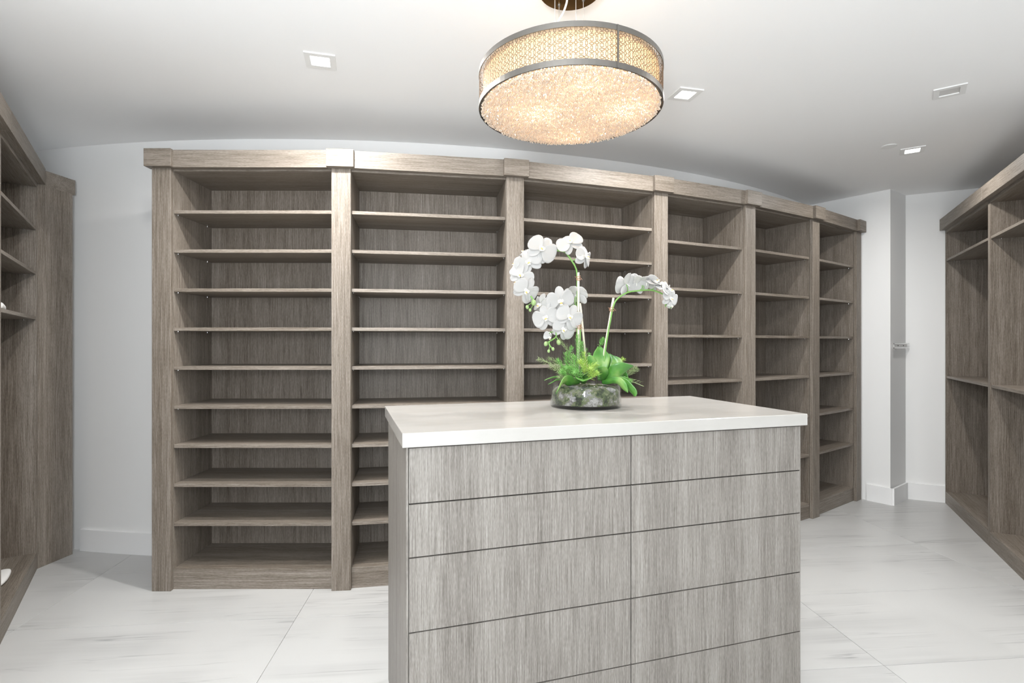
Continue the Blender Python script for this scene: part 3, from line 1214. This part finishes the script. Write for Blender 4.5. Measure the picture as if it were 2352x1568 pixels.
def petal_grid(L, Wd, peak, cup, curl, wave=0.0, base=0.16):
    """rounded petal growing along +z from the flower's centre, front towards -y; peak = where it is widest."""
    ni, nj = 11, 9
    g = []
    for i in range(ni):
        t = (1 - cos(pi * i / (ni - 1))) / 2
        if t < peak:
            k = t / peak
            prof_ = base + (1 - base) * sin(pi / 2 * k) ** 0.9
        else:
            k = (t - peak) / (1 - peak)
            prof_ = sqrt(max(1 - k ** 2.3, 0.0004))
        w_ = Wd / 2 * prof_
        row = []
        for j in range(nj):
            q = (j / (nj - 1)) * 2 - 1
            y = -cup * q * q * w_ + curl * L * t * t + wave * sin(4.2 * q + 5 * t) * t * (0.4 + abs(q))
            row.append(Vector((w_ * q, y, L * t)))
        g.append(row)
    return g


def data_of(o):
    me = o.data
    bpy.data.objects.remove(o)
    return me


me_pet = data_of(closed_sheet('petal', petal_grid(0.054, 0.070, 0.56, 0.12, 0.10, 0.0022, 0.18), 0.0009, M['petal'], None))
me_sep = data_of(closed_sheet('sepal', petal_grid(0.052, 0.036, 0.50, 0.18, 0.14, 0.0018, 0.30), 0.0009, M['petal'], None))


def lip_mesh():
    bm = bmesh.new()
    for (px, py, pz, sx, sy, sz) in ((0, -0.010, -0.004, 0.0055, 0.008, 0.006), (-0.0075, -0.010, 0.001, 0.0045, 0.006, 0.0075),
                                     (0.0075, -0.010, 0.001, 0.0045, 0.006, 0.0075), (0, -0.017, -0.010, 0.0055, 0.007, 0.004)):
        r = bmesh.ops.create_icosphere(bm, subdivisions=2, radius=1.0)
        for q in r['verts']:
            q.co = Vector((px + q.co.x * sx, py + q.co.y * sy, pz + q.co.z * sz))
    for s in (-1, 1):
        pts = [(s * 0.001, -0.022, -0.012), (s * 0.004, -0.026, -0.014), (s * 0.006, -0.025, -0.010), (s * 0.0045, -0.023, -0.008)]
        v, f = tube_data(pts, 0.0006, 4)
        vs = [bm.verts.new(q) for q in v]
        for q in f:
            bm.faces.new([vs[i] for i in q])
    return data_of(fin('lip', bm, M['lip_white'], None, True))


me_lip = lip_mesh()


def throat_mesh():
    bm = bmesh.new()
    r = bmesh.ops.create_icosphere(bm, subdivisions=2, radius=1.0)
    for q in r['verts']:
        q.co = Vector((q.co.x * 0.0052, -0.0185 + q.co.y * 0.0050, -0.0050 + q.co.z * 0.0048))
    return data_of(fin('throat', bm, M['lip'], None, True))


me_thr = throat_mesh()


def column_mesh():
    bm = bmesh.new()
    r = bmesh.ops.create_icosphere(bm, subdivisions=2, radius=1.0)
    for q in r['verts']:
        q.co = Vector((q.co.x * 0.0045, -0.006 + q.co.y * 0.009, 0.003 + q.co.z * 0.0055))
    v, f = tube_data([(0, 0.0, 0.0), (0, 0.008, 0.0), (0, 0.018, -0.004)], [0.0018, 0.0014, 0.0012], 6)
    vs = [bm.verts.new(q) for q in v]
    for q in f:
        bm.faces.new([vs[i] for i in q])
    return data_of(fin('flower', bm, M['lip_white'], None, True))


me_col = column_mesh()
rf = random.Random(5)


def flower(plant, pos, face, s=1.0, roll=0.0, close=0.0):
    """one bloom: column > two petals, three sepals, lip, throat."""
    fdir = Vector(face).normalized()
    y = -fdir
    up = Vector((0, 0, 1))
    x = y.cross(up)
    x = x.normalized() if x.length > 0.05 else Vector((1, 0, 0))
    z = x.cross(y).normalized()
    R = Matrix((x, y, z)).transposed().to_4x4() @ Matrix.Rotation(radians(roll), 4, 'Y')
    o = link('flower', me_col, None, plant)
    o.matrix_local = Matrix.Translation(pos) @ R @ Matrix.Scale(s, 4)
    for ang_, me, dy, tilt in ((-84, me_pet, -0.002, 4), (84, me_pet, -0.0026, 4), (2, me_sep, 0.001, 6), (140, me_sep, 0.0012, 4), (-140, me_sep, 0.0014, 4)):
        c = link('petal' if me is me_pet else 'sepal', me, None, o)
        ml = Matrix.Rotation(radians(ang_ + rf.uniform(-7, 7)), 4, 'Y') @ Matrix.Translation((0, dy, 0.002)) @ Matrix.Rotation(radians(-tilt + rf.uniform(-9, 9) + close), 4, 'X') @ Matrix.Scale(rf.uniform(0.94, 1.07), 4)
        c.matrix_local = ml
    link('lip', me_lip, None, o)
    link('throat', me_thr, None, o)
    return o


def bud(plant, pos, r, d=(0, 0, -1)):
    bm = bmesh.new()
    bmesh.ops.create_uvsphere(bm, u_segments=12, v_segments=8, radius=r)
    for q in bm.verts:
        q.co.z *= 1.25
    o = fin('bud', bm, M['bud'], plant, True)
    o.rotation_euler = Vector((0, 0, 1)).rotation_difference(Vector(d)).to_euler()
    o.location = pos
    return o


def leaf(plant, pts, widths, side, fold=0.35, name='leaf'):
    """strap leaf along pts with a folded midrib; side = rough sideways direction."""
    data = spline([tuple(p) + (w_,) for p, w_ in zip(pts, widths)], 6)
    P = [Vector(d[:3]) for d in data]
    Wd = [d[3] for d in data]
    nj = 9
    g = []
    for q in P:
        rad = hypot(q.x, q.y)
        if rad > VR - 0.030:
            lim = VH + 0.020 if rad < VR + 0.014 else VH + 0.020 - (rad - VR - 0.014) * 1.4
            q.z = max(q.z, lim)
    for _ in range(3):
        zz = [q.z for q in P]
        for i in range(1, len(P) - 1):
            P[i].z = max((zz[i - 1] + 2 * zz[i] + zz[i + 1]) / 4, VH + 0.018 if VR - 0.03 < hypot(P[i].x, P[i].y) < VR + 0.014 else -1)
    for i, q in enumerate(P):
        t = (P[min(i + 1, len(P) - 1)] - P[max(i - 1, 0)]).normalized()
        s = Vector(side)
        s = (s - t * s.dot(t)).normalized()
        nrm = s.cross(t).normalized()
        if nrm.z < 0:
            nrm = -nrm
        row = []
        for j in range(nj):
            k = (j / (nj - 1)) * 2 - 1
            w_ = max(Wd[i], 0.0006)
            row.append(q + s * (k * w_ / 2) + nrm * (fold * abs(k) ** 1.3 * w_ / 2))
        g.append(row)
    return closed_sheet(name, g, 0.0018, M['leaf'], plant)


def tie(plant, p, r, tilt=0.0):
    v, f = [], []
    for k, dz in enumerate((-0.006, 0.0, 0.006)):
        pts = [(p[0] + r * cos(a), p[1] + r * sin(a), p[2] + dz + 0.003 * sin(a + k)) for a in [2 * pi * q / 12 for q in range(13)]]
        tube_data(pts, 0.0013, 5, v, f)
    tube_data([(p[0] + r, p[1] - r, p[2]), (p[0] + r + 0.006, p[1] - r - 0.002, p[2] - 0.008)], 0.0009, 5, v, f)
    tube_data([(p[0] - r, p[1] - r, p[2]), (p[0] - r - 0.007, p[1] - r - 0.002, p[2] + 0.006)], 0.0009, 5, v, f)
    pyd('raffia_tie', v, f, M['raffia'], plant, True)


# --- tall orchid with two sprays
or1 = thing('orchid', 'tall white moth orchid with a high arching spray and a lower hanging spray', 'orchid', (VX, VY, IZ), 0, 'white orchids in the glass bowl')
tube('stake', [at(650, 1240, -0.02), at(648, 410, -0.02)], 0.0046, M['stake'], or1, 8)
tube('stake', [at(712, 1150, 0.02), at(668, 700, 0.0), at(660, 640, 0.0)], 0.0046, M['stake'], or1, 8)
main = [at(634, 1230, -0.012), at(640, 1000, -0.012), at(641, 700, -0.012), at(640, 450, -0.012), at(628, 375, -0.014), at(600, 325, -0.015), at(572, 285, -0.01), at(545, 256, -0.005), at(490, 245, 0.0),
        at(400, 225, 0.012), at(320, 255, 0.015), at(262, 330, 0.01), at(235, 430, 0.0), at(255, 540, -0.01), at(300, 600, -0.02), at(315, 635, -0.024)]
tube('stem', spline(main, 5), 0.0034, M['stem'], or1, 8)
tube('flower_stalk', spline([at(600, 325, -0.015), at(630, 308, -0.02), at(660, 300, -0.02)], 4), 0.0022, M['stem'], or1, 6)
tube('flower_stalk', spline([at(548, 256, -0.005), at(556, 243, -0.008), at(575, 225, -0.01)], 4), 0.0022, M['stem'], or1, 6)
tube('flower_stalk', spline([at(310, 632, -0.024), at(280, 650, -0.028), at(266, 664, -0.03)], 4), 0.0014, M['stem'], or1, 6)
tube('flower_stalk', spline([at(312, 640, -0.024), at(300, 668, -0.026), at(287, 688, -0.028)], 4), 0.0014, M['stem'], or1, 6)
sec = [at(664, 1000, -0.010), at(662, 840, -0.010), at(652, 730, -0.014), at(632, 670, -0.022), at(595, 655, -0.022), at(530, 690, -0.015), at(480, 740, -0.012), at(470, 820, -0.018), at(482, 890, -0.024), at(430, 930, -0.03), at(435, 960, -0.03), at(455, 980, -0.03)]
tube('stem', spline(sec, 5), 0.0030, M['stem'], or1, 8)
for pts in ([at(632, 670, -0.022), at(622, 625, -0.026), at(628, 590, -0.025)], [at(482, 890, -0.024), at(495, 915, -0.028), at(500, 932, -0.03)],
            [at(435, 960, -0.03), at(428, 985, -0.03), at(425, 998, -0.03)], [at(470, 850, -0.02), at(445, 858, -0.024), at(425, 868, -0.028)], [at(430, 930, -0.03), at(418, 932, -0.03), at(408, 942, -0.03)]):
    tube('flower_stalk', spline(pts, 4), 0.0018, M['stem'], or1, 6)
for u, v_, r, dy in ((312, 636, 0.0105, -0.025), (265, 670, 0.0070, -0.03), (286, 692, 0.0060, -0.028), (405, 945, 0.0085, -0.03), (500, 935, 0.0090, -0.03), (457, 984, 0.0065, -0.03), (426, 1000, 0.0060, -0.03)):
    bud(or1, at(u, v_, dy), r, (rf.uniform(-0.3, 0.3), rf.uniform(-0.3, 0.3), -1))
tie(or1, at(648, 453, -0.02), 0.0085)
tie(or1, at(657, 820, -0.024), 0.0085)
for (u, v_, dy, face, s, roll) in (
        (372, 232, -0.030, (0.12, -0.95, 0.02), 1.16, 38),
        (585, 188, -0.020, (-0.12, -0.80, 0.42), 0.98, -28),
        (700, 292, -0.030, (0.72, -0.70, 0.05), 0.90, 20),
        (275, 330, -0.022, (-0.10, -0.95, -0.12), 1.05, -25),
        (245, 262, 0.020, (-0.45, -0.35, 0.60), 0.62, 10),
        (222, 432, -0.020, (-0.22, -0.95, 0.08), 1.02, 40),
        (255, 545, -0.032, (0.22, -0.90, -0.30), 1.02, 35),
        (195, 480, 0.015, (-0.85, -0.45, 0.0), 0.72, 0),
        (180, 345, 0.010, (-0.9, -0.3, 0.2), 0.62, 0),
        (512, 622, -0.045, (0.10, -0.90, -0.35), 1.02, -12),
        (582, 742, -0.040, (0.12, -0.97, -0.05), 1.02, 25),
        (402, 748, -0.035, (-0.10, -0.95, -0.10), 0.98, -20),
        (535, 835, -0.032, (0.15, -0.93, -0.18), 0.92, 35),
        (632, 575, 0.000, (0.15, 0.70, 0.50), 0.95, 15),
        (365, 655, -0.010, (-0.70, -0.65, 0.0), 0.88, 15)):
    flower(or1, at(u, v_, dy), face, s, roll)
flower(or1, at(432, 895, -0.030), (0.15, -0.9, -0.5), 0.50, 10, -45)
# leaves of the tall orchid
leaf(or1, [at(660, 1240, -0.03), at(610, 1240, -0.07), at(545, 1262, -0.115), at(480, 1325, -0.150)], [0.016, 0.040, 0.044, 0.003], (0.3, -0.5, 0.8), 0.30)
leaf(or1, [at(640, 1245, 0.0), at(560, 1215, -0.02), at(470, 1200, -0.03), at(393, 1222, -0.04)], [0.014, 0.030, 0.030, 0.003], (0.2, -1, 0.25), 0.25)
leaf(or1, [at(640, 1250, -0.02), at(570, 1228, -0.06), at(480, 1235, -0.085), at(425, 1250, -0.10)], [0.012, 0.024, 0.024, 0.010], (0.1, -1, 0.25), 0.2)
leaf(or1, [at(690, 1240, -0.05), at(690, 1215, -0.09), at(685, 1225, -0.13), at(682, 1280, -0.150)], [0.020, 0.062, 0.060, 0.003], (1, 0.05, 0.0), 0.35)
leaf(or1, [at(690, 1245, -0.02), at(688, 1190, -0.04), at(685, 1180, -0.085)], [0.02, 0.064, 0.050], (1, 0, 0.05), 0.55)
leaf(or1, [at(600, 1200, 0.02), at(560, 1150, 0.02), at(540, 1105, 0.02)], [0.02, 0.06, 0.030], (1, 0, 0.4), 0.2)

# --- short orchid
or2 = thing('orchid', 'shorter white moth orchid with one spray drooping to the side and broad green leaves', 'orchid', (VX, VY, IZ), 0, 'white orchids in the glass bowl')
tube('stake', [at(820, 1200, 0.02), at(846, 985, 0.015), at(912, 600, 0.01)], 0.0048, M['stake'], or2, 8)
st = [at(832, 1200, 0.01), at(852, 985, 0.005), at(890, 760, 0.0), at(912, 660, 0.0), at(935, 615, 0.0), at(975, 582, 0.0), at(1030, 556, 0.0), at(1110, 546, 0.0), at(1190, 542, 0.0), at(1245, 556, 0.0), at(1290, 580, 0.0), at(1303, 625, 0.0), at(1315, 660, 0.0), at(1345, 675, -0.005)]
tube('stem', spline(st, 5), 0.0033, M['stem'], or2, 8)
for pts in ([at(1020, 560), at(1018, 530), at(1008, 500)], [at(1100, 548), at(1124, 530), at(1128, 505)], [at(1135, 545), at(1140, 525), at(1138, 508)], [at(1190, 542), at(1205, 534), at(1215, 528)],
            [at(1303, 625), at(1300, 640), at(1302, 670)]):
    tube('flower_stalk', spline(pts, 4), 0.0018, M['stem'], or2, 6)
tie(or2, at(898, 685, 0.004), 0.0095)
for (u, v_, dy, face, s, roll) in (
        (1012, 498, 0.012, (-0.45, 0.75, 0.35), 1.02, 20),
        (1085, 490, 0.020, (0.10, 0.75, 0.55), 0.92, -12),
        (1160, 482, 0.010, (0.15, 0.60, 0.75), 0.98, 8),
        (1225, 492, -0.012, (0.35, -0.30, 0.85), 0.85, 0),
        (1275, 505, -0.010, (0.45, -0.45, 0.70), 0.86, 30),
        (1325, 545, -0.006, (0.75, -0.55, 0.25), 0.86, 10),
        (1338, 605, -0.012, (0.40, -0.90, -0.10), 0.72, 25)):
    flower(or2, at(u, v_, dy), face, s, roll)
flower(or2, at(1350, 662, -0.010), (0.3, -0.9, -0.3), 0.40, 40, -30)
leaf(or2, [at(815, 1220, 0.0), at(822, 1120, 0.0), at(815, 1040, 0.012), at(805, 965, 0.03)], [0.022, 0.052, 0.072, 0.014], (1, 0.15, -0.05), 0.28)
leaf(or2, [at(840, 1220, -0.02), at(900, 1175, -0.05), at(970, 1135, -0.06), at(1060, 1110, -0.05)], [0.018, 0.055, 0.060, 0.004], (0.35, -0.35, 0.9), 0.22)
leaf(or2, [at(850, 1210, 0.02), at(880, 1130, 0.03), at(895, 1070, 0.035), at(880, 1020, 0.04)], [0.016, 0.040, 0.046, 0.006], (1, 0, 0.2), 0.35)
leaf(or2, [at(860, 1215, 0.01), at(915, 1140, 0.01), at(935, 1085, 0.015), at(905, 1035, 0.02)], [0.016, 0.044, 0.048, 0.006], (0.9, 0, 0.4), 0.3)
leaf(or2, [at(825, 1235, -0.05), at(900, 1240, -0.09), at(980, 1290, -0.115), at(1020, 1348, -0.12)], [0.014, 0.027, 0.034, 0.003], (0.35, -0.6, 0.6), 0.38)
leaf(or2, [at(870, 1225, -0.03), at(975, 1255, -0.06), at(1055, 1300, -0.08), at(1075, 1345, -0.085)], [0.014, 0.027, 0.034, 0.010], (0.4, -0.7, 0.5), 0.35)
leaf(or2, [at(850, 1220, 0.0), at(910, 1210, -0.03), at(990, 1210, -0.04), at(1040, 1222, -0.045)], [0.014, 0.030, 0.032, 0.008], (0.1, -0.8, 0.5), 0.22)
leaf(or2, [at(835, 1220, -0.03), at(845, 1175, -0.06), at(825, 1140, -0.085), at(795, 1125, -0.10)], [0.016, 0.036, 0.036, 0.006], (0.6, -0.6, 0.5), 0.4)
leaf(or2, [at(815, 1200, -0.01), at(770, 1100, -0.02), at(735, 1065, -0.03), at(712, 1070, -0.04)], [0.014, 0.040, 0.042, 0.010], (0.5, 0.2, 0.8), 0.3)
leaf(or2, [at(850, 1215, 0.03), at(930, 1190, 0.03), at(985, 1170, 0.03), at(1020, 1205, 0.02)], [0.014, 0.036, 0.036, 0.006], (0.2, -0.5, 0.8), 0.22)

# --- feathery greenery
fern = thing('fern', 'feathery green filler sprigs with needle leaves around the orchid stems', 'fern', (VX, VY, IZ))
rnd = random.Random(77)


from mathutils.bvhtree import BVHTree
bpy.context.view_layer.update()
ov, of_ = [], []
for o in or1.children_recursive[:] + or2.children_recursive[:]:
    if o.type != 'MESH':
        continue
    k0 = len(ov)
    mw = o.matrix_world
    ov.extend([mw @ q.co for q in o.data.vertices])
    of_.extend([[k0 + i for i in pl.vertices] for pl in o.data.polygons])
TREE = BVHTree.FromPolygons(ov, of_)
VO = Vector((VX, VY, IZ))


def blocked(a, b):
    d = b - a
    h = TREE.ray_cast(VO + a, d.normalized(), d.length + 0.002)
    if h[0] is not None:
        return True
    return any(TREE.find_nearest(VO + q, 0.0022)[0] is not None for q in (a, (a + b) / 2, b))


def sprig(pts, count, ln, mat):
    v, f = [], []
    S = spline(pts, 10)
    # the stem gives way to anything solid it would run through
    keep = []
    for q in S:
        q = Vector(q)
        for _ in range(6):
            h = TREE.find_nearest(VO + q, 0.0045)
            if h[0] is None:
                break
            d_ = (VO + q - h[0])
            q = q + (d_.normalized() if d_.length > 1e-5 else Vector((0, -1, 0))) * 0.0025
        keep.append(q)
    cut = 0
    for i in range(len(keep) - 1):
        d_ = keep[i + 1] - keep[i]
        h = TREE.ray_cast(VO + keep[i], d_.normalized(), d_.length + 0.001)
        n1 = TREE.find_nearest(VO + keep[i], 0.0030)
        if h[0] is not None or n1[0] is not None:
            cut = i + 1
    S = keep[cut:] if len(keep) - cut >= 3 else keep[-3:]
    tube_data(S, [0.0013] * (len(S) - 1) + [0.0006], 5, v, f)
    S = [Vector(q) for q in S]
    for k in range(count):
        t = (0.12 + 0.88 * (k / count)) * (len(S) - 1.01)
        i = int(t)
        q = S[i].lerp(S[i + 1], t - i)
        tan = (S[i + 1] - S[i]).normalized()
        a = k * 2.4 + rnd.uniform(-0.4, 0.4)
        ref = Vector((0, 1, 0)) if abs(tan.y) < 0.9 else Vector((1, 0, 0))
        s = tan.cross(ref).normalized()
        u = s.cross(tan)
        out = s * cos(a) + u * sin(a)
        l = ln * rnd.uniform(0.7, 1.25) * (1.0 if k < count * 0.85 else 0.7)
        d1 = (out * 0.95 + tan * 0.35).normalized()
        m_ = q + d1 * l * 0.55
        e = q + d1 * l + tan * l * 0.38 - out * l * 0.16
        if blocked(q + d1 * 0.001, m_) or blocked(m_, e) or (hypot(e.x, e.y) > VR - 0.008 and e.z < VH + 0.004):
            continue
        wv = tan.cross(out).normalized() * 0.0012
        nv = tan * 0.0009
        b0 = len(v)
        v.extend([q - wv, q + wv, q + nv, m_ - wv * 1.1, m_ + wv * 1.1, m_ + nv, e])
        for a_, b_ in ((0, 1), (1, 2), (2, 0)):
            f.append((b0 + a_, b0 + b_, b0 + 3 + b_, b0 + 3 + a_))
            f.append((b0 + 3 + a_, b0 + 3 + b_, b0 + 6))
    return pyd('sprig', v, f, mat, fern, False)


SPR = [([(600, 1170, -0.02), (480, 1110, -0.03), (345, 1058, -0.04)], 70, 0.014, 'fern2'),
       ([(600, 1180, 0.0), (520, 1100, 0.0), (425, 1055, 0.01)], 56, 0.014, 'fern2'),
       ([(640, 1200, -0.03), (520, 1150, -0.06), (430, 1105, -0.07)], 60, 0.013, 'fern2'),
       ([(630, 1160, 0.0), (580, 1010, 0.0), (500, 912, 0.0)], 70, 0.014, 'fern2'),
       ([(620, 1160, -0.02), (575, 1060, -0.02), (600, 965, -0.02)], 66, 0.014, 'fern'),
       ([(600, 1180, -0.03), (560, 1090, -0.03), (555, 1010, -0.03)], 60, 0.013, 'fern'),
       ([(640, 1180, -0.035), (650, 1030, -0.038), (640, 880, -0.038)], 84, 0.013, 'fern'),
       ([(665, 1180, -0.03), (680, 1050, -0.03), (672, 930, -0.03)], 70, 0.013, 'fern'),
       ([(690, 1190, -0.04), (705, 1100, -0.05), (690, 1010, -0.05)], 60, 0.015, 'fern3'),
       ([(650, 1210, -0.06), (600, 1130, -0.08), (560, 1120, -0.09)], 54, 0.014, 'fern'),
       ([(660, 1220, -0.07), (600, 1200, -0.10), (520, 1150, -0.11)], 60, 0.014, 'fern'),
       ([(640, 1230, -0.07), (570, 1220, -0.10), (510, 1190, -0.11)], 54, 0.014, 'fern2'),
       ([(720, 1210, -0.06), (740, 1170, -0.09), (745, 1130, -0.11)], 64, 0.018, 'fern3'),
       ([(700, 1200, -0.05), (690, 1120, -0.08), (660, 1070, -0.09)], 64, 0.015, 'fern3'),
       ([(700, 1200, -0.06), (730, 1130, -0.07), (780, 1100, -0.06)], 56, 0.015, 'fern3'),
       ([(730, 1210, -0.07), (760, 1180, -0.10), (790, 1160, -0.11)], 50, 0.014, 'fern3'),
       ([(750, 1130, 0.02), (795, 990, 0.03), (838, 908, 0.03)], 70, 0.013, 'fern'),
       ([(870, 1170, 0.05), (935, 1100, 0.05), (988, 1058, 0.05)], 60, 0.014, 'fern3'),
       ([(880, 1220, 0.03), (1000, 1180, 0.03), (1085, 1128, 0.03)], 60, 0.014, 'fern2'),
       ([(880, 1240, -0.01), (1010, 1220, -0.02), (1140, 1265, -0.03)], 84, 0.014, 'fern2'),
       ([(860, 1230, -0.03), (960, 1215, -0.05), (1045, 1225, -0.06)], 54, 0.012, 'fern'),
       ([(690, 1230, 0.06), (720, 1120, 0.07), (730, 1020, 0.06)], 60, 0.014, 'fern'),
       ([(640, 1230, 0.06), (600, 1120, 0.06), (620, 1040, 0.05)], 60, 0.014, 'fern'),
       ([(620, 1190, -0.05), (540, 1130, -0.06), (490, 1060, -0.05)], 60, 0.014, 'fern'),
       ([(640, 1200, -0.06), (620, 1110, -0.08), (610, 1030, -0.08)], 60, 0.014, 'fern'),
       ([(660, 1200, 0.01), (690, 1090, 0.02), (700, 990, 0.02)], 60, 0.014, 'fern'),
       ([(680, 1210, -0.08), (650, 1160, -0.10), (620, 1150, -0.12)], 54, 0.014, 'fern'),
       ([(610, 1210, -0.03), (540, 1180, -0.04), (470, 1130, -0.04)], 54, 0.014, 'fern2'),
       ([(880, 1200, 0.04), (980, 1150, 0.05), (1060, 1140, 0.05)], 54, 0.014, 'fern2')]
for pts, cnt, ln, mt in SPR:
    sprig([tuple(at(u, v_, dy)) for u, v_, dy in pts], int(cnt * 1.05), ln * 1.45, M[mt])
